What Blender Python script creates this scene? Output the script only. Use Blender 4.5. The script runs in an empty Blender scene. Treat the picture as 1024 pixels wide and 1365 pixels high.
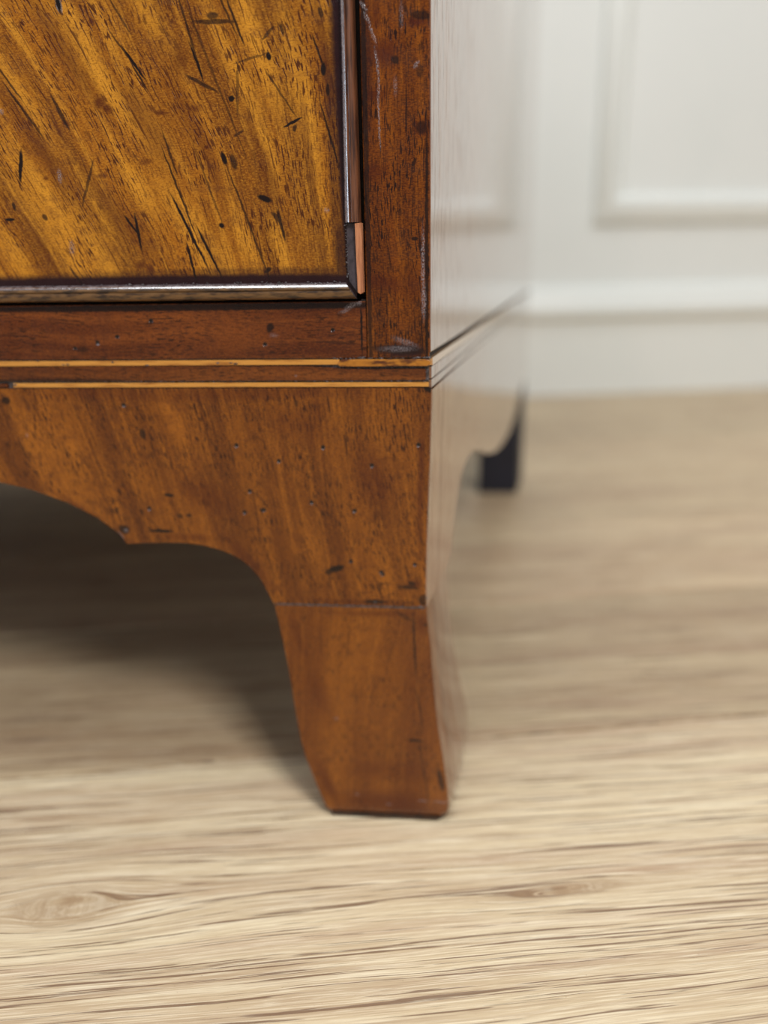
import bpy, bmesh, math, random
import numpy as np
from mathutils import Vector, Matrix
from math import sin, cos, tan, atan, radians, pi

S = bpy.context.scene
COL = S.collection
random.seed(4)

# ------------------------------------------------------------------ camera
FPX = 1037.0                       # focal length in pixels of the 1024 x 1365 frame
PITCH = atan(337 / 1037)
ROLL = radians(1.07)
CAMH = 0.236
_f = np.array([0, cos(PITCH), -sin(PITCH)])
_u0 = np.array([0, sin(PITCH), cos(PITCH)])
_r0 = np.array([1.0, 0, 0])
_r = cos(ROLL) * _r0 - sin(ROLL) * _u0
_u = sin(ROLL) * _r0 + cos(ROLL) * _u0
_c = np.array([0, 0, CAMH])
cd = bpy.data.cameras.new('camera')
cam = bpy.data.objects.new('camera', cd)
COL.objects.link(cam)
cam.matrix_world = Matrix(((_r[0], _u[0], -_f[0], 0), (_r[1], _u[1], -_f[1], 0),
                           (_r[2], _u[2], -_f[2], CAMH), (0, 0, 0, 1)))
cd.sensor_fit = 'HORIZONTAL'
cd.sensor_width = 36
cd.lens = 36 * FPX / 1024
cd.clip_start = 0.01
cd.dof.use_dof = True
cd.dof.focus_distance = 0.267
cd.dof.aperture_fstop = 4.7
S.camera = cam

# ------------------------------------------------------------------ light
W = bpy.data.worlds.new('world')
S.world = W
W.use_nodes = True
W.node_tree.nodes['Background'].inputs[0].default_value = (0.96, 0.97, 1.0, 1)
W.node_tree.nodes['Background'].inputs[1].default_value = 0.21


def area(name, pos, target, sx, sy, power, col):
    l = bpy.data.lights.new(name, 'AREA')
    l.shape = 'RECTANGLE'; l.size = sx; l.size_y = sy; l.energy = power; l.color = col
    o = bpy.data.objects.new(name, l); COL.objects.link(o)
    o.location = pos
    o.rotation_euler = (Vector(target) - Vector(pos)).to_track_quat('-Z', 'Y').to_euler()
    return o


area('window_light', (0.90, -1.45, 2.0), (0, 0.45, 0.0), 0.6, 0.55, 55, (1.0, 0.98, 0.96))
area('ceiling_light', (-0.35, 0.0, 2.45), (0.2, 0.4, 0.0), 1.2, 0.9, 29, (0.93, 0.97, 1.0))
area('side_window_light', (-2.3, -0.45, 0.95), (0, 0.1, 0.3), 0.8, 1.3, 13, (0.72, 0.84, 1.0))
S.view_settings.view_transform = 'Standard'
S.view_settings.look = 'None'
S.view_settings.gamma = 1
S.view_settings.use_curve_mapping = False
S.view_settings.exposure = 0.0

# ------------------------------------------------------------------ frames of reference
CA = radians(6)                                     # the front runs 6 degrees off the x axis
XF = np.array([cos(CA), -sin(CA), 0]); NF = np.array([sin(CA), cos(CA), 0])
CO = np.array([0.0181, 0.2891, 0.0])                # foot of the front right corner
SK = radians(8)                                     # side runs 8 degrees outward of the front's normal
RA = radians(6.4)                                   # floor boards and wall
WALL_Y = 1.345


def front(x, y, off=0.0):
    """measured photo point -> (u, z) on the cabinet's front plane"""
    d = _r * (x - 512) / FPX + _u * (682.5 - y) / FPX + _f
    p = CO - NF * off
    t = ((p - _c) @ NF) / (d @ NF)
    h = _c + d * t
    return float((h - CO) @ XF), float(h[2])


# ------------------------------------------------------------------ node helpers
def srgb(r, g, b, k=1.0):
    f = lambda c: (c / 255 / 12.92) if c / 255 <= 0.04045 else ((c / 255 + 0.055) / 1.055) ** 2.4
    return (f(r) * k, f(g) * k, f(b) * k, 1)


class NT:
    def __init__(s, name):
        s.m = bpy.data.materials.new(name); s.m.use_nodes = True
        s.t = s.m.node_tree; s.n = s.t.nodes; s.l = s.t.links
        s.b = s.n['Principled BSDF']

    def put(s, sock, v):
        if isinstance(v, bpy.types.NodeSocket): s.l.new(v, sock)
        else: sock.default_value = v

    def math(s, op, a, b=0.0, c=0.0, clamp=False):
        n = s.n.new('ShaderNodeMath'); n.operation = op; n.use_clamp = clamp
        s.put(n.inputs[0], a); s.put(n.inputs[1], b); s.put(n.inputs[2], c)
        return n.outputs[0]

    def vec(s, x, y, z):
        n = s.n.new('ShaderNodeCombineXYZ')
        for i, v in enumerate((x, y, z)): s.put(n.inputs[i], v)
        return n.outputs[0]

    def sep(s, v):
        n = s.n.new('ShaderNodeSeparateXYZ'); s.l.new(v, n.inputs[0]); return n.outputs

    def vmath(s, op, a, b=(0, 0, 0)):
        n = s.n.new('ShaderNodeVectorMath'); n.operation = op
        s.put(n.inputs[0], a); s.put(n.inputs[1], b)
        return n.outputs['Value'] if op == 'LENGTH' else n.outputs[0]

    def noise(s, v, scale=1.0, detail=3.0, rough=0.5, color=False, dist=0.0):
        n = s.n.new('ShaderNodeTexNoise')
        s.l.new(v, n.inputs['Vector']); n.inputs['Scale'].default_value = scale
        n.inputs['Detail'].default_value = detail; n.inputs['Roughness'].default_value = rough
        n.inputs['Distortion'].default_value = dist
        return n.outputs['Color'] if color else n.outputs['Fac']

    def rng(s, v, a, b, c=0.0, d=1.0, smooth=True):
        n = s.n.new('ShaderNodeMapRange')
        n.interpolation_type = 'SMOOTHSTEP' if smooth else 'LINEAR'
        s.put(n.inputs[0], v)
        for i, q in enumerate((a, b, c, d)): n.inputs[i + 1].default_value = q
        return n.outputs[0]

    def mix(s, f, a, b, mode='MIX'):
        n = s.n.new('ShaderNodeMix'); n.data_type = 'RGBA'; n.blend_type = mode
        s.put(n.inputs[0], f); s.put(n.inputs[6], a); s.put(n.inputs[7], b)
        return n.outputs[2]

    def obj(s):
        return s.n.new('ShaderNodeTexCoord').outputs['Object']

    def bump(s, h, dist, strength=1.0, prev=None):
        n = s.n.new('ShaderNodeBump'); n.inputs['Distance'].default_value = dist
        n.inputs['Strength'].default_value = strength
        s.l.new(h, n.inputs['Height'])
        if prev: s.l.new(prev, n.inputs['Normal'])
        return n.outputs[0]

    def set(s, **k):
        for a, v in k.items(): s.put(s.b.inputs[a.replace('_', ' ')], v)


def spots(nt, v, lst, soft=0.0, size=0.000278, off=0.0):
    """coloured marks on the wood: (photo x, y, half length, half width, clockwise angle[, strength])"""
    out = None
    for i, q in enumerate(lst):
        if i % 6 == 0:                                   # evaluate in sequence: keeps the shader's working set small
            prev = out if out is not None else getattr(nt, 'last', None)
            if prev is not None:
                ma = nt.n.new('ShaderNodeVectorMath'); ma.operation = 'MULTIPLY_ADD'
                nt.l.new(prev, ma.inputs[0]); ma.inputs[1].default_value = (1e-9, 1e-9, 1e-9); nt.l.new(v, ma.inputs[2])
                vv = ma.outputs[0]
            else: vv = v
        x, y, a, b, ang = q[:5]; k = q[5] if len(q) > 5 else 1.0
        u, z = front(x, y, off)
        m = nt.n.new('ShaderNodeMapping'); m.vector_type = 'TEXTURE'
        nt.l.new(vv, m.inputs[0])
        m.inputs['Location'].default_value = (u, 0, z)
        m.inputs['Rotation'].default_value = (0, radians(ang), 0)
        m.inputs['Scale'].default_value = (a * size, 1e3, b * size)
        d = nt.vmath('LENGTH', m.outputs[0])
        r = nt.rng(d, 1.0 + 0.15, soft, 0.0, k)
        out = r if out is None else nt.math('MAXIMUM', out, r)
    nt.last = out
    return out


def mahogany(name, dark, mid, light, lean=(0.25, 0.25), horizontal=False, gold=(), stain=(), black=(), hole=(),
             scuff_glint=(), grime=(), pores=1.0, stripes=1.0, rough=0.27, seed=0.0, porecol=(40, 16, 5), coat=0.22, mott=0.5, spec=0.35):
    nt = NT(name)
    o = nt.obj()
    x, y, z = nt.sep(o)
    wv = nt.noise(o, 14, 2, color=True)
    wv = nt.vmath('SUBTRACT', wv, (0.5, 0.5, 0.5))
    wx = nt.sep(wv)
    if horizontal:
        across = nt.math('ADD', z, nt.math('MULTIPLY', x, 0.03)); along = x
    else:
        c = nt.rng(x, -0.17, -0.03, lean[0], lean[1], smooth=False)
        across = nt.math('ADD', x, nt.math('MULTIPLY', nt.math('SUBTRACT', z, 0.26), c)); along = z
    across = nt.math('ADD', across, nt.math('MULTIPLY', wx[0], 0.010))
    across = nt.math('ADD', across, y)
    cv = lambda a, b, s=0.0: nt.vec(nt.math('MULTIPLY', across, a), s + seed, nt.math('MULTIPLY', along, b))
    st = nt.noise(cv(62, 5), 1, 4, 0.55)
    st2 = nt.noise(cv(330, 14, 3.3), 1, 3, 0.6)
    base = nt.mix(nt.rng(st, 0.36, 0.64), srgb(*dark), srgb(*mid))
    base = nt.mix(nt.rng(st2, 0.45, 0.75, 0, 0.6 * stripes), base, srgb(*light))
    big = nt.noise(cv(38, 9, 7.7), 1, 3, 0.5)
    base = nt.mix(nt.rng(big, 0.5, 0.72, 0, 0.6 * stripes), base, srgb(*light))
    dist = nt.vmath('ADD', o, nt.vmath('MULTIPLY', nt.vmath('SUBTRACT', nt.noise(o, 420, 3, color=True), (0.5, 0.5, 0.5)),
                                       (0.0009, 0, 0.0009)))
    dist2 = nt.vmath('ADD', dist, nt.vmath('MULTIPLY', wv, (0.006, 0, 0.006)))
    if gold: base = nt.mix(spots(nt, dist2, gold), base, srgb(*light))
    # cloudy figure across the grain
    mo = nt.noise(nt.vec(nt.math('MULTIPLY', across, 130), 1.5 + seed, nt.math('MULTIPLY', along, 260)), 1, 4, 0.65)
    base = nt.mix(nt.rng(mo, 0.48, 0.72, 0, mott), base, srgb(*dark))
    hz = nt.noise(nt.vec(nt.math('MULTIPLY', x, 900), seed, nt.math('MULTIPLY', z, 2200)), 1, 3, 0.7)
    base = nt.mix(nt.rng(hz, 0.42, 0.7, 0, 0.40), base, srgb(*light))
    base = nt.mix(nt.rng(hz, 0.50, 0.34, 0, 0.6), base, srgb(*dark))
    # pores: short dark dashes along the grain
    p1 = nt.noise(cv(1700, 260, 11), 1, 1, 0.5)
    p2 = nt.noise(cv(70, 45, 5), 1, 2, 0.5)
    pore = nt.math('MULTIPLY', nt.rng(p1, 0.54, 0.60), nt.rng(p2, 0.38, 0.62, 0.35, 1.0))
    p3 = nt.noise(cv(900, 40, 21), 1, 3, 0.6)
    pore = nt.math('MAXIMUM', pore, nt.rng(p3, 0.60, 0.66, 0, 0.85))
    pore = nt.math('MULTIPLY', pore, pores)
    base = nt.mix(pore, base, srgb(*porecol))
    if stain: base = nt.mix(spots(nt, dist2, stain, 0.1), base, srgb(74, 26, 6))
    if grime: base = nt.mix(spots(nt, dist, grime, 0.45), base, srgb(38, 14, 16))
    if black: base = nt.mix(spots(nt, dist, black, 0.65), base, srgb(26, 12, 8))
    h = nt.math('MULTIPLY', pore, -0.12)
    if hole:
        hs = spots(nt, nt.vmath('ADD', o, nt.vmath('MULTIPLY', wv, (0.001, 0, 0.001))), hole, 0.5)
        base = nt.mix(hs, base, srgb(22, 14, 12))
        h = nt.math('SUBTRACT', h, nt.math('MULTIPLY', hs, 1.6))
    if scuff_glint:
        sc = spots(nt, dist, scuff_glint, 0.2)
        fine = nt.noise(nt.vec(nt.math('MULTIPLY', x, 3000), 0.0, nt.math('MULTIPLY', z, 1400)), 1, 2, 0.6)
        sc = nt.math('MULTIPLY', sc, nt.rng(fine, 0.40, 0.62))
        base = nt.mix(sc, base, srgb(150, 140, 145))  # pale scuffs, and glints painted at the wormhole lips
        h = nt.math('ADD', h, sc)
    und = nt.noise(o, 60, 3, 0.5)
    n1 = nt.bump(und, 0.0006, 0.25)
    nrm = nt.bump(h, 0.0004, 0.55, n1)
    nt.set(Base_Color=base, Roughness=nt.rng(mo, 0.3, 0.8, rough - 0.05, rough + 0.12), Normal=nrm)
    nt.b.inputs['IOR'].default_value = 1.48
    nt.b.inputs['Specular IOR Level'].default_value = spec
    nt.b.inputs['Coat Weight'].default_value = coat
    nt.b.inputs['Coat Roughness'].default_value = 0.12
    return nt.m


def plain(name, col, rough=0.5, col2=None, sc=(200, 200, 200), metal=0.0, bump=0.0, coat=0.0, lo=0.4, hi=0.65, ior=0):
    nt = NT(name)
    o = nt.obj()
    n = nt.noise(nt.vmath('MULTIPLY', o, sc), 1, 4, 0.6)
    c2 = col2 or tuple(int(v * 0.85) for v in col)
    nt.set(Base_Color=nt.mix(nt.rng(n, lo, hi), srgb(*col), srgb(*c2)), Roughness=rough, Metallic=metal)
    nt.b.inputs['Coat Weight'].default_value = coat
    if bump: nt.set(Normal=nt.bump(n, bump, 0.6))
    if ior:
        nt.b.inputs['IOR'].default_value = ior; nt.b.inputs['Coat IOR'].default_value = ior; nt.b.inputs['Coat Roughness'].default_value = 0.1
    return nt.m


# ------------------------------------------------------------------ mesh helpers
def build(name, verts, faces, mat, parent=None, smooth=False):
    me = bpy.data.meshes.new(name)
    me.from_pydata([tuple(map(float, v)) for v in verts], [], faces)
    bm = bmesh.new(); bm.from_mesh(me)
    bmesh.ops.recalc_face_normals(bm, faces=bm.faces)
    bm.to_mesh(me); bm.free()
    me.materials.append(mat)
    if smooth:
        for p in me.polygons: p.use_smooth = True
        me.set_sharp_from_angle(angle=radians(40))
    o = bpy.data.objects.new(name, me); COL.objects.link(o)
    if parent: o.parent = parent
    return o


def box(name, x0, x1, y0, y1, z0, z1, mat, parent=None, bev=0.0, fn=None, cuts=0):
    bm = bmesh.new()
    bmesh.ops.create_cube(bm, size=1)
    for v in bm.verts:
        v.co = Vector(((x0 + x1) / 2 + v.co.x * (x1 - x0), (y0 + y1) / 2 + v.co.y * (y1 - y0), (z0 + z1) / 2 + v.co.z * (z1 - z0)))
    if bev: bmesh.ops.bevel(bm, geom=list(bm.edges), offset=bev, segments=2, affect='EDGES', profile=0.6)
    if cuts: bmesh.ops.subdivide_edges(bm, edges=[e for e in bm.edges if abs(e.verts[0].co.z - e.verts[1].co.z) > 0.01], cuts=cuts)
    if fn:
        for v in bm.verts: v.co = fn(v.co)
    me = bpy.data.meshes.new(name); bm.to_mesh(me); bm.free()
    me.materials.append(mat)
    o = bpy.data.objects.new(name, me); COL.objects.link(o)
    if parent: o.parent = parent
    return o


def interp(x, pts):
    return float(np.interp(x, [p[0] for p in pts], [p[1] for p in pts]))


def grid_solid(name, cols, rows_fn, pos_fn, depth_vec, mat, parent, nrow=14):
    """solid panel: columns at cols, each from rows_fn(c) = (bottom, top); pos_fn(c, z) -> front point; thickness along depth_vec"""
    V, F = [], []
    n = len(cols)
    for layer in (0, 1):
        for c in cols:
            b, t = rows_fn(c)
            for k in range(nrow + 1):
                z = b + (t - b) * k / nrow
                p = Vector(pos_fn(c, z)) + (Vector(depth_vec) * layer)
                V.append(p)
    R = nrow + 1; L = n * R
    for i in range(n - 1):
        for k in range(nrow):
            a = i * R + k
            F.append((a, a + R, a + R + 1, a + 1))
            F.append((L + a, L + a + 1, L + a + R + 1, L + a + R))
        a = i * R
        F.append((a, L + a, L + a + R, a + R))
        a = i * R + nrow
        F.append((a, a + R, L + a + R, L + a))
    for i in (0, n - 1):
        for k in range(nrow):
            a = i * R + k
            F.append((a, a + 1, L + a + 1, L + a))
    return build(name, V, F, mat, parent, smooth=True)


def sweep(name, A0, A1, B0, B1, prof, mat, parent, n=24, wob=0.0, y0=0.0, mat2=None, k2=5):
    """moulding between inner line A and outer line B; prof = [(t, h)...], h out of the face (-y)"""
    V, F = [], []
    rnd = random.Random(hash(name) % 7 + 3)
    P = len(prof)
    for i in range(n + 1):
        s = i / n
        a = Vector(A0).lerp(Vector(A1), s); b = Vector(B0).lerp(Vector(B1), s)
        j = (rnd.random() - 0.5) * wob
        for t, h in prof:
            q = a.lerp(b, t)
            V.append((q[0], y0 - h - (j if h > 0.001 else 0), q[1]))
    for i in range(n):
        for k in range(P):
            a = i * P + k; b = i * P + (k + 1) % P
            F.append((a, b, b + P, a + P))
    F.append(tuple(range(P))); F.append(tuple(n * P + k for k in range(P)))
    o = build(name, V, F, mat, parent, smooth=True)
    if mat2:
        o.data.materials.append(mat2)
        for i, p in enumerate(o.data.polygons):
            if i < n * P and i % P >= k2: p.material_index = 1
    return o


# ------------------------------------------------------------------ wood of the setting and of the cabinet
def oak():
    nt = NT('pale_oak_boards')
    o = nt.obj()
    infn = nt.n.new('ShaderNodeObjectInfo'); info = infn.outputs['Random']
    x, y, z = nt.sep(o)
    off = nt.math('MULTIPLY', info, 7.3)
    # knots bend the grain round them
    yy = y
    kn = None
    for kx, ky, rx, ry, amp in ((-0.098, 0.2525, 0.026, 0.0095, 0.010), (0.094, 0.2345, 0.026, 0.0035, -0.009), (0.55, 0.62, 0.05, 0.015, 0.01)):
        dx = nt.math('DIVIDE', nt.math('SUBTRACT', x, kx), rx)
        dy = nt.math('DIVIDE', nt.math('SUBTRACT', y, ky), ry)
        r2 = nt.math('ADD', nt.math('MULTIPLY', dx, dx), nt.math('MULTIPLY', dy, dy))
        g = nt.math('DIVIDE', 1.0, nt.math('ADD', 1.0, r2))
        yy = nt.math('SUBTRACT', yy, nt.math('MULTIPLY', nt.math('MULTIPLY', g, dy), ry * 1.3))
        k1 = nt.rng(r2, 1.6, 0.0)
        kn = k1 if kn is None else nt.math('MAXIMUM', kn, k1)
    sv = nt.vec(nt.math('MULTIPLY', x, 5), nt.math('MULTIPLY', yy, 20), off)
    w = nt.sep(nt.vmath('SUBTRACT', nt.noise(sv, 1, 2, 0.5, color=True), (0.5, 0.5, 0.5)))
    yy = nt.math('ADD', yy, nt.math('MULTIPLY', w[0], 0.010))
    # the grain drifts gently across the board
    yy = nt.math('ADD', yy, nt.math('MULTIPLY', x, 0.035))
    cv = lambda a, b, s: nt.vec(nt.math('MULTIPLY', x, a), nt.math('MULTIPLY', yy, b), nt.math('ADD', off, s))
    band = nt.noise(cv(2.2, 42, 0.0), 1, 3, 0.55)
    med = nt.noise(cv(9, 260, 3.0), 1, 3, 0.6)
    fine = nt.noise(cv(30, 1300, 6.0), 1, 4, 0.75)
    lines = nt.noise(cv(11, 760, 9.0), 1, 3, 0.65)
    hair = nt.noise(cv(30, 2300, 13.0), 1, 3, 0.7)
    pink = nt.noise(cv(4, 70, 17.0), 1, 3, 0.6)
    c = nt.mix(nt.rng(band, 0.36, 0.66), srgb(220, 200, 164), srgb(196, 171, 138))
    c = nt.mix(nt.rng(med, 0.46, 0.70, 0, 0.45), c, srgb(170, 142, 115))
    c = nt.mix(nt.rng(med, 0.46, 0.28, 0, 0.55), c, srgb(232, 216, 186))
    c = nt.mix(nt.rng(fine, 0.50, 0.30, 0, 0.55), c, srgb(242, 228, 202))
    c = nt.mix(nt.rng(pink, 0.50, 0.66, 0, 0.42), c, srgb(180, 147, 122))
    dk = nt.rng(lines, 0.575, 0.61)
    c = nt.mix(nt.rng(hair, 0.54, 0.62, 0, 0.32), c, srgb(150, 118, 92))
    c = nt.mix(nt.rng(hair, 0.47, 0.38, 0, 0.45), c, srgb(252, 240, 212))
    c = nt.mix(nt.math('MULTIPLY', dk, 0.78), c, srgb(112, 80, 58))
    c = nt.mix(nt.math('MULTIPLY', kn, nt.rng(nt.noise(cv(90, 420, 2.0), 1, 4, 0.7, dist=0.8), 0.38, 0.62, 0.30, 0.75)), c, srgb(160, 130, 98))
    speck = nt.noise(nt.vmath('MULTIPLY', o, (900, 1300, 1)), 1, 2, 0.5)
    c = nt.mix(nt.rng(speck, 0.70, 0.76, 0, 0.5), c, srgb(150, 118, 84))
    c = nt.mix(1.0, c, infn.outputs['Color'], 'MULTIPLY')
    hgt = nt.math('SUBTRACT', nt.math('MULTIPLY', fine, 0.5), dk)
    nt.set(Base_Color=c, Roughness=nt.rng(fine, 0.3, 0.7, 0.36, 0.5), Normal=nt.bump(hgt, 0.0003, 0.5))
    return nt.m


M_OAK = oak()
M_WALL = plain('white_wall_paint', (226, 228, 224), 0.55, (222, 225, 221), (3, 3, 3))
M_TRIM = plain('white_trim_paint', (230, 232, 227), 0.38, (226, 229, 224), (3, 3, 3))
M_GAP = plain('dark_joint', (30, 22, 16), 0.8)

door_gold = [(150, 120, 150, 17, 57, .85), (270, 320, 120, 22, 56, .9), (105, 40, 90, 14, 60, .8), (60, 250, 110, 14, 57, .7),
             (30, 120, 110, 12, 60, .6), (130, 330, 90, 14, 55, .6), (190, 250, 60, 18, 57, .7), (310, 80, 130, 14, 68, .6),
             (400, 120, 130, 18, 78, .75), (350, 180, 90, 10, 70, .5), (330, 320, 60, 14, 66, .6), (375, 330, 60, 14, 72, .6),
             (20, 340, 60, 20, 60, .6), (200, 20, 60, 16, 60, .6), (330, 30, 60, 18, 70, .5), (230, 200, 80, 7, 62, .5)]
door_stain = [(88, 70, 110, 15, 60, .55), (60, 200, 120, 16, 57, .5), (200, 170, 90, 26, 62, .45), (175, 300, 90, 22, 57, .55), (260, 180, 120, 20, 68, .45),
              (290, 350, 60, 12, 66, .4), (360, 250, 90, 15, 70, .4), (60, 330, 60, 9, 62, .5), (420, 260, 200, 8, 84, .5), (432, 90, 100, 9, 84, .6),
              (137, 140, 12, 14, 50, .8), (148, 148, 8, 12, 120, .8), (92, 163, 8, 6, 20, .8), (218, 155, 14, 4, 0, .8), (262, 150, 12, 8, 0, .7), (245, 85, 12, 22, 0, .6),
              (125, 33, 6, 5, 0, .8), (140, 233, 12, 5, 0, .6), (200, 218, 14, 5, 0, .6), (63, 234, 6, 4, 0, .7), (80, 170, 26, 4, 66, .7), (190, 352, 10, 8, 0, .8), (202, 356, 8, 10, 0, .8)]
door_black = [(30, 222, 22, 3, 102), (119, 245, 34, 2.0, 112, .7), (288, 30, 30, 3, 2, .8), (285, 22, 8, 4, 0, .8), (358, 46, 12, 2, 140, .7), (377, 40, 7, 2.4, 75, .8),
              (359, 76, 5, 3.5, 70, 1), (310, 132, 4, 3.5, 0, 1), (318, 118, 34, 2.2, 95, .55), (335, 79, 22, 1.6, 168, .6), (391, 164, 14, 1.8, 158, 1), (394, 172, 5, 3, 110, .8),
              (270, 112, 24, 2.4, 28, .8), (264, 84, 24, 1.8, 72, 1), (180, 85, 26, 1.8, 56, 1), (174, 78, 40, 1.6, 54, .8), (188, 104, 20, 1.4, 60, .9),
              (375, 125, 36, 1.4, 56, .7), (354, 265, 10, 4.5, 22, 1), (300, 212, 9, 3.5, 76, 1), (313, 217, 10, 4.5, 76, .8), (320, 178, 8, 2, 150, .7), (297, 301, 4, 3.5, 0, 1), (358, 360, 6, 3, 140, .9),
              (376, 300, 22, 2.4, 78, .9), (370, 290, 9, 3.5, 50, .8), (240, 255, 60, 1.7, 72, .9), (255, 310, 60, 2.0, 66, 1), (280, 335, 40, 2.0, 66, 1), (257, 350, 28, 1.8, 80, 1), (228, 205, 30, 1.6, 74, .8),
              (280, 250, 60, 1.5, 72, .6), (330, 290, 70, 1.6, 71, .8), (345, 330, 50, 1.5, 72, .8), (290, 110, 110, 1.6, 70, .6), (255, 50, 60, 1.5, 76, .8), (315, 30, 30, 1.7, 70, .9),
              (432, 93, 8, 3.5, 90, 1), (428, 18, 7, 3, 75, .8), (438, 120, 8, 2.5, 90, .9), (425, 70, 22, 1.4, 70, .9), (440, 180, 44, 1.4, 74, .9), (186, 310, 26, 2.2, 84, 1), (177, 300, 16, 1.8, 56, 1),
              (16, 293, 7, 2, 5, 1), (21, 276, 6, 2.6, 84, .9), (62, 290, 5, 3.5, 60, .8), (35, 150, 44, 1.5, 56, .8), (105, 370, 20, 1.5, 58, .8), (10, 105, 40, 1.4, 56, .8), (200, 285, 26, 1.3, 1, .0),
              (82, 150, 26, 2.4, 66, .8), (300, 10, 40, 1.4, 66, .8), (160, 20, 30, 1.3, 60, .7)]
door_grime = [(200, 378, 700, 15, 0, 1), (461, 150, 460, 17, 89, 1), (448, 250, 190, 10, 89, .55), (300, 366, 330, 9, 0, .5), (455, 340, 60, 9, 90, .8)]
M_DOOR = mahogany('figured_mahogany_veneer', (106, 57, 10), (156, 93, 17), (218, 150, 44), lean=(0.62, 0.10), gold=door_gold, stain=door_stain,
                  black=door_black, grime=door_grime, scuff_glint=[(82, 236, 4, 10, 0, .6), (98, 330, 5, 12, 0, .4), (436, 280, 4, 4, 0, .5), (4, 150, 4, 4, 0, .7)],
                  hole=[(80, 6, 12, 4, 80)], pores=0.95, seed=2.0, porecol=(70, 30, 6), mott=0.55)
M_STILE = mahogany('dark_mahogany_stile', (52, 18, 5), (106, 51, 8), (160, 90, 15), lean=(0.0, 0.03), seed=9.0, pores=1.0, porecol=(34, 13, 6), mott=0.35,
                   stain=[(510, 70, 26, 22, 0, .8), (555, 30, 16, 8, 0, .9), (500, 125, 20, 10, 0, .7), (500, 230, 22, 14, 0, .6), (563, 170, 12, 14, 0, .8), (515, 380, 40, 14, 10, .6), (550, 380, 20, 30, 0, .5), (500, 20, 10, 30, 0, .6)],
                   black=[(488, 200, 420, 3.5, 90, .8), (569, 380, 220, 2.5, 90, .9), (562, 20, 14, 5, 8, .8), (527, 80, 5, 5, 0, .8), (562, 170, 8, 8, 0, .7), (553, 318, 5, 2.5, 0, .9), (530, 466, 46, 6, 4, .7), (560, 95, 5, 8, 0, .6), (484, 440, 36, 1.8, 90, 1)],
                   grime=[(540, 468, 30, 12, 0, .9), (488, 90, 90, 9, 90, .5)],
                   scuff_glint=[(484, 8, 8, 2.5, 50), (489, 24, 9, 2.5, 62), (496, 44, 16, 2.2, 68), (502, 82, 18, 1.8, 82), (505, 110, 28, 1.6, 90, .7), (505, 150, 34, 1.5, 88, .8), (506, 184, 16, 1.5, 85, .8), (555, 86, 6, 2.5, 130, .9),
                          (564, 350, 50, 3, 90, .8), (565, 400, 30, 4, 90, .8), (540, 456, 22, 5, 20, .5), (530, 465, 30, 5, 0, .5), (527, 115, 3, 14, 0, .3), (535, 20, 3, 18, 0, .3)])
M_RAIL = mahogany('mahogany_rail', (70, 28, 10), (106, 52, 18), (140, 76, 28), horizontal=True, seed=5.0, pores=0.8, mott=0.45,
                  black=[(240, 410, 420, 5, 0, .9), (360, 437, 5, 7, 30, .9), (482, 440, 36, 1.6, 90, 1), (110, 466, 10, 4, 0, .6)],  # first, long strip paints the shadow beneath the door bead
                  hole=[(201, 428, 3.5, 3.2, 0), (130, 457, 3.2, 4, 0), (156, 449, 3.5, 3, 0), (100, 464, 3, 2.4, 0), (353, 459, 3, 3, 0), (443, 440, 3, 3, 0)],
                  scuff_glint=[(468, 407, 12, 4, 150), (478, 404, 5, 4, 0), (130, 459, 2.5, 2.5, 0), (460, 414, 10, 3, 160, .6), (365, 447, 8, 4, 0, .3)])  # scuffs, plus one painted glint at a wormhole's lower lip
M_BAND = mahogany('mahogany_band', (66, 28, 10), (100, 50, 16), (134, 74, 26), horizontal=True, seed=15.0, pores=0.7, mott=0.3,
                  grime=[(500, 490, 60, 3, 0, .8), (572, 500, 5, 12, 0, 1)], scuff_glint=[(395, 501, 2.2, 2.2, 0)], black=[(30, 507, 200, 2, 0, .7)])
APH = [(315, 594), (431, 597), (558, 593), (326, 683), (416, 670), (473, 681), (352, 680), (508, 762), (553, 752), (372, 615), (165, 540), (199, 678), (496, 621), (468, 748), (333, 655), (510, 765)]
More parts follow.
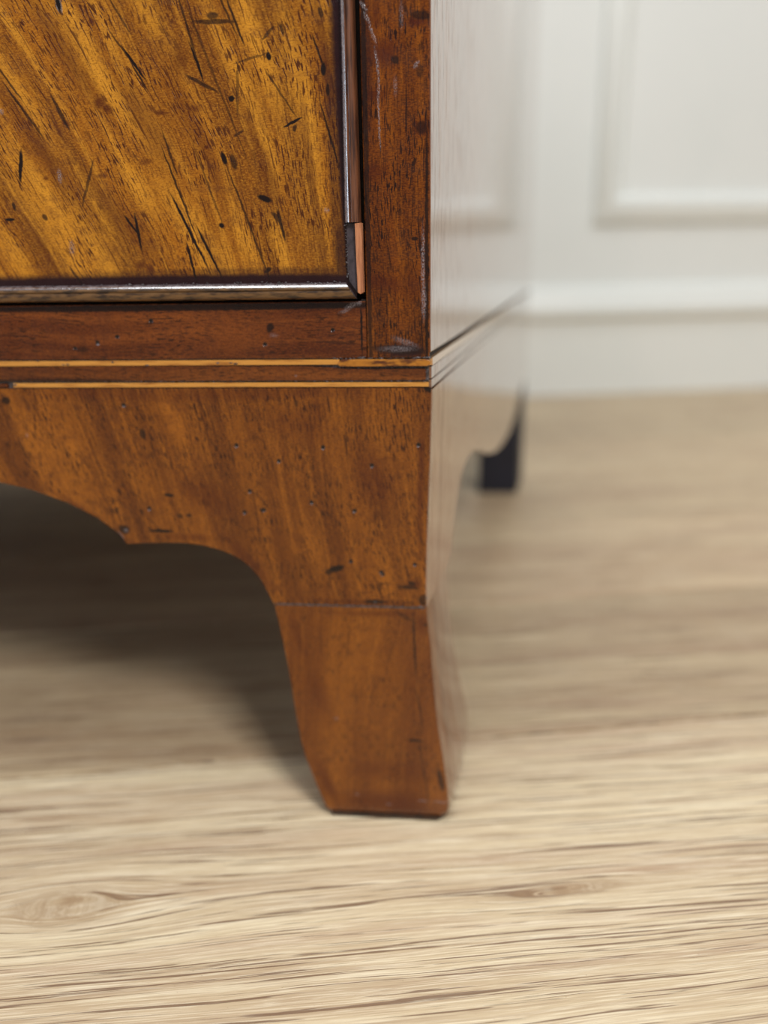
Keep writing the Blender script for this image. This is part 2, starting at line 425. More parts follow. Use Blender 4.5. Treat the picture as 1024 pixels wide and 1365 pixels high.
M_APRON = mahogany('mahogany_apron_veneer', (88, 42, 9), (124, 68, 15), (166, 98, 26), lean=(0.34, 0.14), seed=21.0, pores=1.0, mott=0.6, porecol=(48, 18, 4),
                   gold=[(50, 580, 60, 26, 60, .7), (100, 600, 40, 22, 60, .5), (180, 640, 50, 20, 60, .4), (230, 560, 50, 18, 65, .5), (440, 520, 60, 20, 80, .4), (420, 730, 60, 22, 75, .5), (510, 600, 80, 16, 80, .5)],
                   stain=[(500, 640, 70, 40, 80, .6), (270, 660, 60, 30, 30, .55), (400, 570, 60, 30, 20, .4), (420, 560, 50, 20, 100, .35), (110, 520, 90, 16, 0, .4), (300, 525, 300, 14, 0, .45),
                          (330, 745, 90, 14, 50, .5), (120, 690, 90, 8, 35, .6), (250, 715, 60, 8, 0, .5), (562, 640, 130, 7, 92, .7), (480, 800, 110, 7, 1, .5), (550, 775, 16, 10, 0, .7)],
                   black=[(215, 708, 20, 3, 0, 1), (225, 660, 8, 3, 8, 1), (190, 578, 5, 8, 0, .8), (448, 758, 14, 5.5, 165, 1), (438, 763, 6, 4, 0, .8), (350, 680, 4, 4, 50, .9), (240, 688, 5, 4, 0, .7), (252, 687, 4, 4, 0, .8),
                          (8, 534, 7, 6, 0, .9), (166, 706, 9, 8, 0, .9), (155, 681, 4, 5, 0, .6), (573, 517, 7, 9, 100, 1), (545, 783, 16, 3, 5, .8), (549, 778, 6, 4, 0, .8), (512, 778, 8, 2, 0, .5), (575, 600, 90, 2.2, 92, .9), (395, 538, 3, 6, 0, .6), (565, 800, 8, 10, 0, .8), (500, 802, 16, 4, 0, .9)],
                   hole=[(a, b, 3.6, 3.6, 0) for a, b in APH] + [(20, 513, 3, 5, 0)],
                   scuff_glint=[(160, 715, 9, 5, 55, .9), (168, 707, 4, 4, 0, .8), (575, 700, 60, 1.5, 91, .5), (36, 580, 3, 4, 0, .4)] + [(a - 0.5, b + 2.2, 2.2, 1.5, 0, .9) for a, b in APH])  # scuffs, then a painted glint on each wormhole's lower lip
M_LEG = mahogany('mahogany_leg', (92, 44, 10), (122, 67, 16), (156, 92, 26), lean=(-0.1, -0.16), seed=31.0, pores=0.6, mott=0.45, stripes=0.8,
                 stain=[(520, 1060, 110, 28, 2, .7), (430, 930, 60, 22, 70, .45), (520, 1020, 90, 24, 0, .4), (400, 850, 60, 10, 75, .4), (590, 960, 160, 12, 82, .7), (440, 1040, 60, 14, 65, .7), (500, 815, 100, 7, 0, .5), (560, 830, 24, 14, 80, .6)],
                 black=[(553, 860, 56, 1.6, 88, .9), (560, 940, 34, 1.4, 80, .7), (555, 981, 13, 2.4, 2, 1), (588, 1030, 22, 5, 78, .8), (566, 1020, 60, 2, 82, .4), (540, 822, 14, 4, 30, .5), (568, 833, 5, 3, 0, .6)],
                 scuff_glint=[(430, 1056, 5, 9, 0, .9), (590, 1058, 20, 1.8, 3, .7), (565, 1056, 10, 1.6, 0, .7), (432, 1068, 4, 8, 0, .4), (478, 1048, 4, 2.5, 0, .5), (450, 953, 5, 4, 0, .3), (592, 1084, 6, 7, 0, .7), (520, 1060, 6, 2, 0, .5)])


def polished_side(name, dark, mid, ior=1.9):
    nt = NT(name)
    o = nt.obj()
    x, y, z = nt.sep(o)
    st = nt.noise(nt.vec(x, nt.math('MULTIPLY', y, 220), nt.math('MULTIPLY', z, 9)), 1, 4, 0.6)
    fl = nt.noise(nt.vec(x, nt.math('MULTIPLY', y, 900), nt.math('MULTIPLY', z, 60)), 1, 2, 0.5)
    c = nt.mix(nt.rng(st, 0.35, 0.65), srgb(*dark), srgb(*mid))
    c = nt.mix(nt.rng(fl, 0.62, 0.72, 0, 0.8), c, srgb(40, 20, 10))
    h = nt.math('ADD', nt.math('MULTIPLY', st, 0.5), nt.math('MULTIPLY', fl, -0.3))
    nt.set(Base_Color=c, Roughness=nt.rng(st, 0.3, 0.7, 0.10, 0.2), Normal=nt.bump(h, 0.0003, 0.10))
    nt.b.inputs['IOR'].default_value = ior
    sk = nt.noise(nt.vec(x, nt.math('MULTIPLY', y, 420), nt.math('MULTIPLY', z, 42)), 1, 4, 0.7)
    sk = nt.math('MULTIPLY', nt.rng(sk, 0.50, 0.66), nt.rng(y, 0.0, 0.22, 1.0, 0.25))
    ln = nt.math('ABSOLUTE', nt.math('SUBTRACT', y, nt.math('ADD', 0.026, nt.math('MULTIPLY', nt.math('SUBTRACT', nt.noise(o, 30, 2), 0.5), 0.01))))
    ln = nt.math('MULTIPLY', nt.rng(ln, 0.0022, 0.0006, 0, 0.8), nt.math('LESS_THAN', z, 0.189))
    sk = nt.math('MAXIMUM', sk, ln)
    nt.set(Coat_Weight=nt.math('SUBTRACT', 1.0, sk), Specular_IOR_Level=nt.rng(sk, 0, 1, 0.5, 0.28))
    nt.b.inputs['Coat IOR'].default_value = ior
    nt.b.inputs['Coat Roughness'].default_value = 0.05
    return nt.m


M_SIDE = polished_side('polished_mahogany_side', (110, 60, 26), (150, 92, 44))
M_LEGSIDE = polished_side('polished_leg_side', (92, 50, 22), (126, 76, 38), 1.55)
M_STRSIDE = plain('polished_side_stringing', (206, 160, 104), 0.2, (186, 136, 80), (70, 400, 900), coat=1.0, ior=1.8)
M_STRING = plain('boxwood_stringing', (204, 142, 62), 0.35, (150, 90, 30), (70, 400, 900), coat=0.4, lo=0.45, hi=0.75)
M_STRINGDK = plain('stained_boxwood_patch', (176, 112, 30), 0.35, (84, 40, 8), (140, 300, 420), coat=0.4, lo=0.42, hi=0.62)
M_BEAD = plain('bead_highlight_wood', (120, 110, 112), 0.16, (70, 56, 56), (600, 500, 600), bump=0.0003, coat=1.0, ior=2.3)  # pale glossy grey paints the highlight along the bead's inner facets
M_BEADH = plain('bare_bead_wood_horizontal', (112, 80, 44), 0.42, (42, 26, 16), (130, 500, 600), bump=0.0002, coat=0.3)
M_BEADV = plain('bare_bead_wood', (112, 70, 46), 0.34, (58, 34, 26), (900, 500, 60), bump=0.0002, coat=0.3)
M_BEAD.name = 'bead_highlight_edge'
M_SLATE = plain('old_glue', (64, 56, 62), 0.55, (44, 38, 44), (500, 500, 300), bump=0.0004)
M_RAW = plain('raw_pine', (190, 128, 88), 0.7, (160, 100, 64), (1200, 500, 90), bump=0.0002)
M_NAVY = plain('shaded_rear_leg_wood', (22, 22, 36), 0.6, (16, 16, 26), (80, 80, 30))  # shade under the cabinet is put into this near-black colour
M_CARC = plain('plain_carcase_wood', (110, 80, 44), 0.6, (90, 62, 34), (20, 20, 90))
M_WAX = plain('grey_wax_filler', (92, 84, 88), 0.3, (36, 28, 26), (900, 500, 1500), bump=0.0008, lo=0.42, hi=0.55, coat=0.5)
M_FOOT = plain('scuffed_leg_end', (58, 32, 16), 0.6, (38, 22, 14), (300, 300, 300))


def struct(o, label=None):
    o['kind'] = 'structure'
    if label: o['label'] = label
    return o


# ------------------------------------------------------------------ floor
floor = struct(box('floor', -1.7, 3.3, -1.2, WALL_Y + 0.10, -0.04, -0.0085, M_GAP), 'pale oak board floor')
floor.rotation_euler = (0, 0, RA)
PW = 0.160; S0 = 0.3384
rows = range(-10, 7)
pid = 0
pm = None
for r in rows:
    y0 = S0 + r * PW; y1 = y0 + PW
    if r == -1: y0 = 0.162
    if r < -1: y0 -= 0.0164; y1 -= 0.0164
    if y0 < -1.2: continue
    y1 = min(y1, WALL_Y + 0.012)
    x = -1.7 + (-0.35 if r % 2 else -0.9) + (0.2 if r == 0 else 0)
    if r == -1: x = -1.1
    while x < 3.3:
        xa, xb = max(x, -1.7), min(x + 1.6, 3.3)
        if xb - xa > 0.02:
            g = 0.0008
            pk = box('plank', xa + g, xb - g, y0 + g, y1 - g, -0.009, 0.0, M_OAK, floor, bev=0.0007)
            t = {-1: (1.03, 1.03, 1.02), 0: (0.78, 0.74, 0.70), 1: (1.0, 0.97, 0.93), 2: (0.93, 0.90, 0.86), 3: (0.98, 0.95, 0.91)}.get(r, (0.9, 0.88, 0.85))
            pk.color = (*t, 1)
        x += 1.6

# ------------------------------------------------------------------ wall with its mouldings
wall = struct(box('wall_back', -1.9, 3.3, WALL_Y, WALL_Y + 0.1, 0.0, 2.5, M_WALL), 'white painted panelled wall behind the cabinet')
wall.rotation_euler = (0, 0, RA)


def run(name, path, prof, mat, closed=False):
    """moulding swept round path of (x, z) in the wall's plane; prof = (inward offset, projection)"""
    V, F = [], []
    n = len(path); P = len(prof)
    for i in range(n):
        p = Vector(path[i])
        if closed:
            a = (Vector(path[i]) - Vector(path[i - 1])).normalized(); b = (Vector(path[(i + 1) % n]) - p).normalized()
        else:
            a = b = (Vector(path[1]) - Vector(path[0])).normalized()
        na = Vector((-a.y, a.x)); nb = Vector((-b.y, b.x))
        m = (na + nb).normalized(); m /= max(0.3, m.dot(na))
        for off, pr in prof:
            q = p + m * off
            V.append((q.x, WALL_Y - pr, q.y))
    for i in range(n if closed else n - 1):
        for k in range(P):
            a = i * P + k; b = i * P + (k + 1) % P
            j = (i + 1) % n
            F.append((a, b, j * P + (k + 1) % P, j * P + k))
    if not closed:
        F.append(tuple(range(P))); F.append(tuple((n - 1) * P + k for k in range(P)))
    o = struct(build(name, V, F, mat, None, smooth=True))
    o.rotation_euler = (0, 0, RA)
    return o


pp = [(0.0, -0.002), (0.0, 0.007), (0.004, 0.011), (0.012, 0.013), (0.018, 0.018), (0.026, 0.021), (0.033, 0.018), (0.038, 0.012), (0.044, 0.006), (0.044, -0.002)]
run('trim_1', [(0.512, 0.287), (1.50, 0.287), (1.50, 1.02), (0.512, 1.02)], pp, M_TRIM, True)['label'] = 'white panel moulding on the wall right of the cabinet'
run('trim_2', [(-0.75, 0.287), (0.37, 0.287), (0.37, 1.02), (-0.75, 1.02)], pp, M_TRIM, True)['label'] = 'white panel moulding on the wall hidden behind the cabinet'
run('trim_3', [(1.64, 0.287), (2.7, 0.287), (2.7, 1.02), (1.64, 1.02)], pp, M_TRIM, True)['label'] = 'white panel moulding at the far right of the wall'
bp = [(0.0, -0.002), (0.0, 0.014), (0.128, 0.014), (0.131, 0.018), (0.136, 0.027), (0.148, 0.029), (0.154, 0.024), (0.160, 0.021), (0.174, 0.019), (0.182, 0.012), (0.186, 0.004), (0.186, -0.002)]
run('baseboard_back', [(-1.9, 0.0005), (3.3, 0.0005)], bp, M_TRIM)['label'] = 'tall white baseboard with moulded cap'

# ------------------------------------------------------------------ the cabinet
cab = bpy.data.objects.new('cabinet', None); COL.objects.link(cab)
cab.location = tuple(CO); cab.rotation_euler = (0, 0, -CA)
cab['label'] = 'antique mahogany cabinet on splayed bracket feet with pale string inlay'
cab['category'] = 'cabinet'
WD = 0.95; DP = 0.575; TK = tan(SK)
ZT = 0.95                                            # top of the carcase

SWU = [(-0.02, 0.0092), (0.005, 0.0089), (0.0148, 0.0082), (0.0255, 0.0068), (0.0501, 0.0031), (0.0877, -0.0001), (0.0973, -0.0012), (0.1073, -0.0016), (0.13, -0.0012), (0.1546, -0.0003), (0.1781, 0.0004), (0.1908, 0.0007), (0.21, 0.0007)]
SWY = [(0.0, 0.0062), (0.01, 0.0058), (0.03, 0.0042), (0.05, 0.0026), (0.08, 0.0008), (0.1, 0.0), (0.2, 0.0)]


def swu(z): return interp(z, SWU)
def swy(z): return interp(z, SWY)


# main stile, rail, carcase
box('front_stile', -0.0232, -0.0003, 0.0, 0.0016, 0.2013, ZT, M_STILE, cab, bev=0.0004)
box('front_stile', -WD + 0.0003, -WD + 0.0232, 0.0, 0.0016, 0.2013, ZT, M_STILE, cab, bev=0.0004)
box('bottom_rail', -WD + 0.0236, -0.0235, 0.0002, 0.022, 0.2013, 0.2217, M_RAIL, cab, bev=0.0003)
box('top_rail', -WD + 0.0236, -0.0235, 0.0002, 0.022, 0.80, ZT, M_RAIL, cab, bev=0.0003)
box('joint_line', -0.0252, -0.0231, 0.0009, 0.018, 0.2013, 0.2222, M_GAP, cab)['label'] = 'dark joint between rail and stile'
# shell: side panels skewed to follow the widening plan
shear = lambda v: Vector((v.x + v.y * TK, v.y, v.z))
shearl = lambda v: Vector((v.x - v.y * TK, v.y, v.z))
box('side_panel', -0.0225, 0.0, 0.0004, DP, 0.2032, ZT, M_SIDE, cab, bev=0.0003, fn=shear)
box('side_panel', -WD, -WD + 0.0225, 0.0004, DP, 0.2032, ZT, M_SIDE, cab, bev=0.0003, fn=shearl)
V = []
for z0, z1, y0, y1, nm in ((0.1935, 0.2005, 0.024, DP - 0.02, 'bottom_board'), (ZT + 0.0005, ZT + 0.022, -0.012, DP + 0.0, 'top_board')):
    e = 0.012 if nm == 'top_board' else -0.020
    V = [(e + y0 * TK, y0, z0), (e + y1 * TK, y1, z0), (-WD - e - y1 * TK, y1, z0), (-WD - e - y0 * TK, y0, z0)]
    V += [(a, b, z1) for a, b, _ in V]
    build(nm, V, [(0, 1, 2, 3), (4, 5, 6, 7), (0, 1, 5, 4), (1, 2, 6, 5), (2, 3, 7, 6), (3, 0, 4, 7)], M_CARC if nm == 'bottom_board' else M_STILE, cab)
V = [(DP * TK - 0.019, DP - 0.012, 0.11), (-WD - DP * TK + 0.019, DP - 0.012, 0.11), (-WD - DP * TK + 0.019, DP - 0.001, 0.11), (DP * TK - 0.019, DP - 0.001, 0.11)]
V += [(a, b, ZT - 0.001) for a, b, _ in V]
build('back_board', V, [(0, 1, 2, 3), (4, 5, 6, 7), (0, 1, 5, 4), (1, 2, 6, 5), (2, 3, 7, 6), (3, 0, 4, 7)], M_CARC, cab)

# string inlay and band of the base, front
box('inlay_core', -WD + 0.001, -0.0006, 0.0011, 0.020, 0.1900, 0.2016, M_WAX, cab)['label'] = 'dark groove behind the string inlay'
st1 = box('string_inlay', -WD + 0.001, -0.0338, 0.0001, 0.0012, 0.1989, 0.2008, M_STRING, cab, bev=0.0002)
st1['label'] = 'thin upper line of pale string inlay'
# replaced length, proud of the surface and rounded at both ends
a0, a1, zb, zt = -0.0345, 0.0002, 0.1982, 0.2009
ol = [(a0 + 0.001, zb), (a1 - 0.0014, zb + 0.0001), (a1 - 0.0003, zb + 0.0006), (a1, (zb + zt) / 2), (a1 - 0.0004, zt - 0.0005), (a1 - 0.0013, zt - 0.0001), (a0 + 0.0016, zt), (a0 + 0.0004, zt - 0.0008), (a0, zb + 0.0008)]
n = len(ol)
V = [(x, 0.001, z) for x, z in ol] + [(x, -0.0006, z) for x, z in ol]
bmo = build('string_patch', V, [tuple(range(n)), tuple(range(n, 2 * n))] + [(i, (i + 1) % n, n + (i + 1) % n, n + i) for i in range(n)], M_STRINGDK, cab)
bmo['label'] = 'thicker ochre replacement length of string inlay at the corner'
md = bmo.modifiers.new('bevel', 'BEVEL'); md.width = 0.0003; md.segments = 2
ol = [(-WD + 0.001, 0.1931), (-0.002, 0.1931), (-0.0016, 0.1936), (-0.0016, 0.1968), (-0.002, 0.1972), (-0.029, 0.1973), (-0.045, 0.1984), (-0.10, 0.1987), (-WD + 0.001, 0.1987)]
n = len(ol)
build('mahogany_band', [(x, 0.0001, z) for x, z in ol] + [(x, 0.0012, z) for x, z in ol],
      [tuple(range(n)), tuple(range(n, 2 * n))] + [(i, (i + 1) % n, n + (i + 1) % n, n + i) for i in range(n)], M_BAND, cab)
st2 = box('string_inlay', -0.1635, -0.0006, 0.0001, 0.0012, 0.1906, 0.1923, M_STRING, cab, bev=0.0002)
st2['label'] = 'thin lower line of pale string inlay'
box('string_inlay', -WD + 0.001, -0.166, 0.0001, 0.0012, 0.1906, 0.1921, M_RAIL, cab, bev=0.0002)['label'] = 'stained lost end of the lower string inlay'


# lumps of old wax and glue along the joints
def crumbs(name, pts, mat, seed, r=0.0005, y=0.0002):
    rnd = random.Random(seed)
    bm = bmesh.new()
    for u, z, k in pts:
        m = Matrix.Translation((u, y, z)) @ Matrix.Diagonal((r * k * rnd.uniform(1.0, 2.0), r * 0.5 * k, r * k * rnd.uniform(0.5, 0.8), 1))
        res = bmesh.ops.create_icosphere(bm, subdivisions=1, radius=1.0, matrix=m)
        for v in res['verts']: v.co += Vector([rnd.uniform(-1, 1) * r * 0.15 * k for _ in range(3)])
    me = bpy.data.meshes.new(name); bm.to_mesh(me); bm.free(); me.materials.append(mat)
    for p in me.polygons: p.use_smooth = True
    o = bpy.data.objects.new(name, me); COL.objects.link(o); o.parent = cab
    return o


rnd = random.Random(8)
pts = [(rnd.uniform(-0.037, 0.0), 0.2011 + rnd.uniform(-.0001, .0002), rnd.uniform(.5, 1.0)) for _ in range(46)]
pts += [(front(x, 477)[0], 0.2013, 1.6) for x in (480, 484, 557, 566, 571)]
pts += [(rnd.uniform(-0.034, -0.002), 0.1977, rnd.uniform(.4, .8)) for _ in range(18)]
pts += [(rnd.uniform(-0.16, -0.002), 0.1927, rnd.uniform(.4, .7)) for _ in range(70)]
pts += [(front(x, y)[0], front(x, y)[1], 1.1) for x, y in ((50, 481), (90, 486), (84, 486), (150, 483), (196, 487), (290, 484), (308, 484), (314, 485), (20, 513))]
o = crumbs('old_wax', pts, M_WAX, 3); o['kind'] = 'stuff'; o['label'] = 'grey crumbs of old wax along the inlay'

# apron with scrolled lower edge
ARCH = [(-0.176, 0.1519), (-0.1636, 0.1492), (-0.1483, 0.1436), (-0.1364, 0.1373), (-0.1277, 0.1303), (-0.125, 0.126), (-0.1200, 0.1264),
        (-0.1153, 0.1267), (-0.1075, 0.1270), (-0.0994, 0.1269), (-0.0930, 0.1261), (-0.0869, 0.1245), (-0.0820, 0.1227), (-0.0778, 0.1204), (-0.0740, 0.1173), (-0.0705, 0.1129), (-0.0683, 0.1087), (-0.0664, 0.1043), (-0.065, 0.1008), (0.0, 0.1008)]
half = [(-WD / 2, 0.160), (-0.35, 0.1595), (-0.25, 0.1585), (-0.20, 0.1555)] + ARCH
cols = sorted(set([p[0] for p in half] + [-0.055, -0.045, -0.035, -0.025, -0.015, -0.008, -0.003]))
arch = lambda u: interp(u, half)
cols_full = [c for c in cols if c >= -WD / 2]
cols_full = sorted(set([-WD - c for c in cols_full] + cols_full))


def apron_pos(c, z):
    k = max(0.0, 1 - abs(c) / 0.05); k2 = max(0.0, 1 - abs(c + WD) / 0.05)
    e = 0.0004 if c > -0.0001 else (-0.0004 if c < -WD + 0.0001 else 0.0)
    return (c - e + swu(z) * k - swu(z) * k2, -swy(z), z)


grid_solid('apron', cols_full, lambda c: (arch(c if c > -WD / 2 else -WD - c), 0.1902), apron_pos, (0, 0.022, 0), M_APRON, cab)

# side apron, in the side's own run
SPR = [(0.0, 0.1008), (0.0575, 0.1008), (0.0620, 0.1085), (0.0662, 0.1139), (0.0730, 0.1218), (0.0798, 0.1276), (0.0860, 0.1318), (0.0921, 0.1346), (0.100, 0.1360), (0.1085, 0.1364), (0.1328, 0.1355),
       (0.140, 0.1325), (0.1649, 0.127), (0.19, 0.1190), (0.2207, 0.1122), (0.25, 0.1060), (0.2784, 0.1017), (0.32, 0.0975), (0.3692, 0.0947), (0.42, 0.0960), (0.46, 0.102), (0.50, 0.110), (0.575, 0.113)]
scols = sorted([p[0] for p in SPR] + [0.015, 0.03, 0.045])
scols[0] = 0.0004


def side_pos(sgn):
    def f(s, z):
        k = max(0.0, 1 - s / 0.14)
        x = s * sin(SK) + swu(z) * k
        return (x if sgn > 0 else -WD - x, s * cos(SK), z)
    return f


for sg in (1, -1):
    grid_solid('side_apron', scols, lambda c: (interp(c, SPR), 0.1896), side_pos(sg), (-0.018 * sg, 0, 0), M_SIDE, cab, nrow=10)
    # inlaid lines along the side
    for z0, z1, mt, nm, pr in ((0.1984, 0.2012, M_STRSIDE, 'side_string_inlay', 0.0004), (0.1936, 0.1979, M_SIDE, 'side_band', 0.0), (0.1902, 0.1931, M_SIDE, 'side_string_inlay', 0.0)):
        f = (lambda v: Vector((v.x + v.y * TK, v.y, v.z))) if sg > 0 else (lambda v: Vector((-WD - v.x - v.y * TK, v.y, v.z)))
        ob = box(nm, -0.014, pr + 0.0002, 0.0012, DP, z0, z1, mt, cab, fn=f)
    ob = box('side_groove', -0.016, -0.0007, 0.0012, DP, 0.1896, 0.2034, M_GAP, cab, fn=f)
    ob['label'] = 'dark groove behind the side inlay'

# front legs: block swept out at the foot
LFT = [(-0.001, -0.0435), (0.0, -0.0440), (0.0165, -0.0500), (0.0329, -0.0556), (0.0509, -0.0582), (0.0685, -0.0600), (0.0856, -0.0625), (0.1006, -0.0650)]
REAR = [(0.0, 0.0660), (0.012, 0.0645), (0.0288, 0.0584), (0.0653, 0.0450), (0.0827, 0.0500), (0.1006, 0.0565)]
REAR = [(0.0, 0.0620), (0.012, 0.0610), (0.0288, 0.0570), (0.0653, 0.0500), (0.0827, 0.0505), (0.1006, 0.0560)]


def leg_mesh(sgn, mat, name='front_leg'):
    zs = [0.0030, 0.0038, 0.006, 0.010, 0.0165, 0.023, 0.030, 0.038, 0.046, 0.055, 0.064, 0.074, 0.085, 0.095, 0.1003]
    V, F = [], []
    rings = []
    for zi, z in enumerate(zs):
        l = interp(z, LFT); r_ = swu(z); y0 = -swy(z); y1 = interp(z, REAR)
        ins = 0.0014 if zi == 0 else (0.0005 if zi == 1 else 0.0)
        cr = 0.0012
        kk = max(0.0, 1 - z / 0.012)
        cR = cr + kk * 0.0034
        tk = TK
        ring = [(l + ins + cr * 0.3, y0 + ins), (l * 0.66 + r_ * 0.33, y0 + ins), (l * 0.33 + r_ * 0.66, y0 + ins), (r_ - ins - cR, y0 + ins), (r_ - ins - cR * 0.3, y0 + ins + cR * 0.35), (r_ - ins, y0 + ins + cR),
                (r_ + (y1 - y0) * 0.5 * tk - ins, (y0 + y1) / 2), (r_ + (y1 - y0) * tk - ins - cr, y1 - ins), (l + (y1 - y0) * tk * 0 + ins, y1 - ins), (l + ins, y0 + ins + cr)]
        rings.append(len(V))
        for x, y in ring: V.append((x if sgn > 0 else -WD - x, y, z))
    n = len(ring)
    for a, b in zip(rings, rings[1:]):
        for i in range(n): F.append((a + i, a + (i + 1) % n, b + (i + 1) % n, b + i))
    F.append(tuple(range(n))); F.append(tuple(rings[-1] + i for i in range(n)))
    o = build(name, V, F, mat, cab, smooth=True)
    o.data.materials.append(M_LEGSIDE)
    for p in o.data.polygons:
        if p.normal.x * sgn > 0.85: p.material_index = 1
    return o


def leg_tip(sgn, parent):
    l, r_, y0, y1 = interp(0, LFT), swu(0), -swy(0), REAR[0][1]
    V = []
    for z, e in ((0.0, 0.0016), (0.0010, 0.0010), (0.0032, 0.0004)):
        V += [(x if sgn > 0 else -WD - x, y, z) for x, y in ((l + e, y0 + e), (r_ - e - 0.0042, y0 + e), (r_ - e - 0.0008, y0 + e + 0.0030), (r_ - e - 0.0022 + (y1 - y0) * TK, y1 - e - 0.002), (l + e, y1 - e))]
    F = [(0, 1, 2, 3, 4), (10, 11, 12, 13, 14)]
    for k in (0, 5):
        for i in range(5): F.append((k + i, k + (i + 1) % 5, k + 5 + (i + 1) % 5, k + 5 + i))
    o = build('leg_tip', V, F, M_FOOT, parent)
    o['label'] = 'dark scuffed underside edge of the foot'


for sg in (1, -1):
    lg = leg_mesh(sg, M_LEG)
    leg_tip(sg, lg)
    # dark gap line under the apron block
    f = (lambda v: v) if sg > 0 else (lambda v: Vector((-WD - v.x, v.y, v.z)))
    g = box('leg_joint', -0.0643, -0.0022, -0.0001, 0.052, 0.1002, 0.1010, M_WAX, cab, fn=f)
    g['label'] = 'thin filled joint between apron and foot'
pts = [(rnd.uniform(-0.064, -0.004), 0.1006, rnd.uniform(.4, .75)) for _ in range(60)]
pts += [(front(x, y)[0], front(x, y)[1], k) for x, y, k in ((500, 803, 1.6), (492, 805, 1.2), (508, 804, 1.3), (560, 809, 2.0), (566, 808, 1.6), (564, 802, 1.0), (568, 797, 1.0), (556, 807, 1.2))]
o = crumbs('joint_filler', pts, M_WAX, 5, y=0.0003); o['kind'] = 'stuff'; o['label'] = 'grey filler crumbling out of the foot joint'

# rear legs: plain blocks, under-cabinet shade in their dark colour
for sg in (1, -1):
    s0, s1 = 0.505, 0.573
    y0, y1 = s0 * cos(SK), s1 * cos(SK)
    xr = s0 * sin(SK) - 0.001
    xs = [(xr - 0.040, y0), (xr, y0), (xr + (y1 - y0) * TK, y1), (xr - 0.040 + (y1 - y0) * TK, y1)]
    V = []
    for z, k in ((0.0, 0.001), (0.001, 0.0), (0.115, 0.0)):
        cx = sum(a for a, b in xs) / 4; cy = sum(b for a, b in xs) / 4
        V += [((a - (a - cx) * k * 30) if sg > 0 else -WD - (a - (a - cx) * k * 30), b - (b - cy) * k * 30, z) for a, b in xs]
    V = [(x - (0.018 if z > 0.09 and False else 0), y, z) for x, y, z in V]
    F = [(0, 1, 2, 3), (8, 9, 10, 11)]
    for k in (0, 4):
        for i in range(4): F.append((k + i, k + (i + 1) % 4, k + 4 + (i + 1) % 4, k + 4 + i))
    o = build('rear_leg', V, F, M_NAVY, cab)
    o['label'] = 'square rear leg, near-black with shade in its colour'

# ------------------------------------------------------------------ door
iR = lambda z: -0.0302 + (z - 0.2295) * 0.0105         # inner line of the right bead (the door has dropped a little)
oR = lambda z: -0.0244 - (z - 0.2242) * 0.006
LX = -0.4745
ZD = 0.795
door = build('door', *(lambda P: ([(x, -0.0012, z) for x, z in P] + [(x, 0.018, z) for x, z in P],
             [(0, 1, 2, 3), (4, 5, 6, 7), (0, 1, 5, 4), (1, 2, 6, 5), (2, 3, 7, 6), (3, 0, 4, 7)]))(
             [(LX, 0.2290 - 0.0052), (-0.0264, 0.2226 + 0.0008), (oR(ZD) - 0.0003, ZD), (LX, ZD)]), M_DOOR, cab)
door['label'] = 'figured golden mahogany door'
prof = [(0.0, -0.001), (0.0, 0.0016), (0.06, 0.0026), (0.14, 0.0034), (0.24, 0.0040), (0.34, 0.0043), (0.42, 0.0041), (0.46, 0.0037), (0.52, 0.0040), (0.70, 0.0041), (0.86, 0.0037), (0.96, 0.0028), (1.0, 0.0016), (1.0, -0.004), (0.1, -0.004)]
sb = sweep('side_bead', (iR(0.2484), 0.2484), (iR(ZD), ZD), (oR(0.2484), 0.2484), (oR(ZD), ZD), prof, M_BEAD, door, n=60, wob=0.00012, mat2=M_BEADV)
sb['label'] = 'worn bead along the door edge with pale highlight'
bb = sweep('bottom_bead', (LX, 0.2303), (-0.0302, 0.2283), (LX, 0.2236), (-0.0262, 0.2226), prof, M_BEAD, door, n=90, wob=0.00016, mat2=M_BEADH, k2=4)
bb['label'] = 'worn bead along the door bottom'
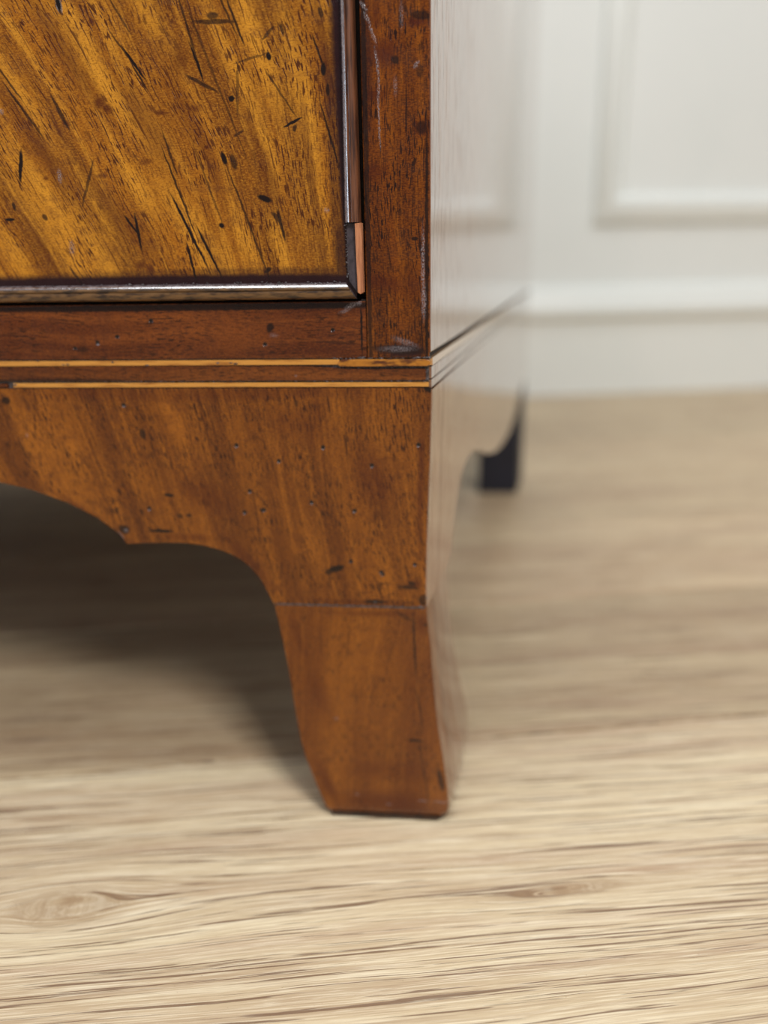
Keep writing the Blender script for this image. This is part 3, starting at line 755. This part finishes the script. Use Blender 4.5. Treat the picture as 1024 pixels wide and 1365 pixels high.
# second door, closed beyond the frame
box('door', -WD + 0.0245, LX - 0.001, -0.0012, 0.018, 0.2236, ZD, M_DOOR, cab)['label'] = 'second mahogany door'
# broken length at the corner
pz0, pz1 = 0.2243, 0.2481
V = [(-0.0293, pz1), (-0.0262, pz1 - 0.0001), (-0.0258, pz0 + 0.0002), (-0.0288, pz0 + 0.0044), (-0.0294, pz0 + 0.008)]
n = len(V)
gb = build('glue_block', [(x, -0.0022, z) for x, z in V] + [(x, 0.004, z) for x, z in V], [tuple(range(n)), tuple(range(n, 2 * n))] + [(i, (i + 1) % n, n + (i + 1) % n, n + i) for i in range(n)], M_SLATE, door)
gb['label'] = 'bare dark glue face where the bead broke off'
V = [(-0.0262, pz1), (-0.0239, pz1 + 0.0001), (-0.0238, pz0 + 0.0006), (-0.0248, pz0), (-0.0258, pz0 + 0.0006)]
rb = build('raw_edge', [(x, -0.0034, z) for x, z in V] + [(x, 0.004, z) for x, z in V], [tuple(range(n)), tuple(range(n, 2 * n))] + [(i, (i + 1) % n, n + (i + 1) % n, n + i) for i in range(n)], M_RAW, door)
rb['label'] = 'raw pinkish wood edge at the broken bead'
rnd = random.Random(11)
pts = [(-0.0294 + rnd.uniform(-.0003, .0002), rnd.uniform(0.229, 0.2478), rnd.uniform(.35, .7)) for _ in range(26)]
pts += [(rnd.uniform(-0.06, -0.031), 0.2284 + rnd.uniform(-.0003, .0004), rnd.uniform(.4, .9)) for _ in range(24)]
pts += [(rnd.uniform(-0.16, -0.06), 0.2287 + rnd.uniform(-.0002, .0003), rnd.uniform(.4, .7)) for _ in range(30)]
o = crumbs('bead_polish', pts, M_WAX, 9, y=-0.0024); o['kind'] = 'stuff'; o['label'] = 'crusted polish along the bead'
o.parent = door
# small latch plug and dark gap behind the door edge
box('door_rebate', -0.0262, -0.0229, 0.004, 0.012, 0.2225, ZD, M_GAP, cab)['label'] = 'dark gap between door and stile'
box('door_rebate', -WD + 0.0236, -0.0240, 0.004, 0.012, 0.2217, 0.2245, M_GAP, cab)['label'] = 'dark gap under the door'
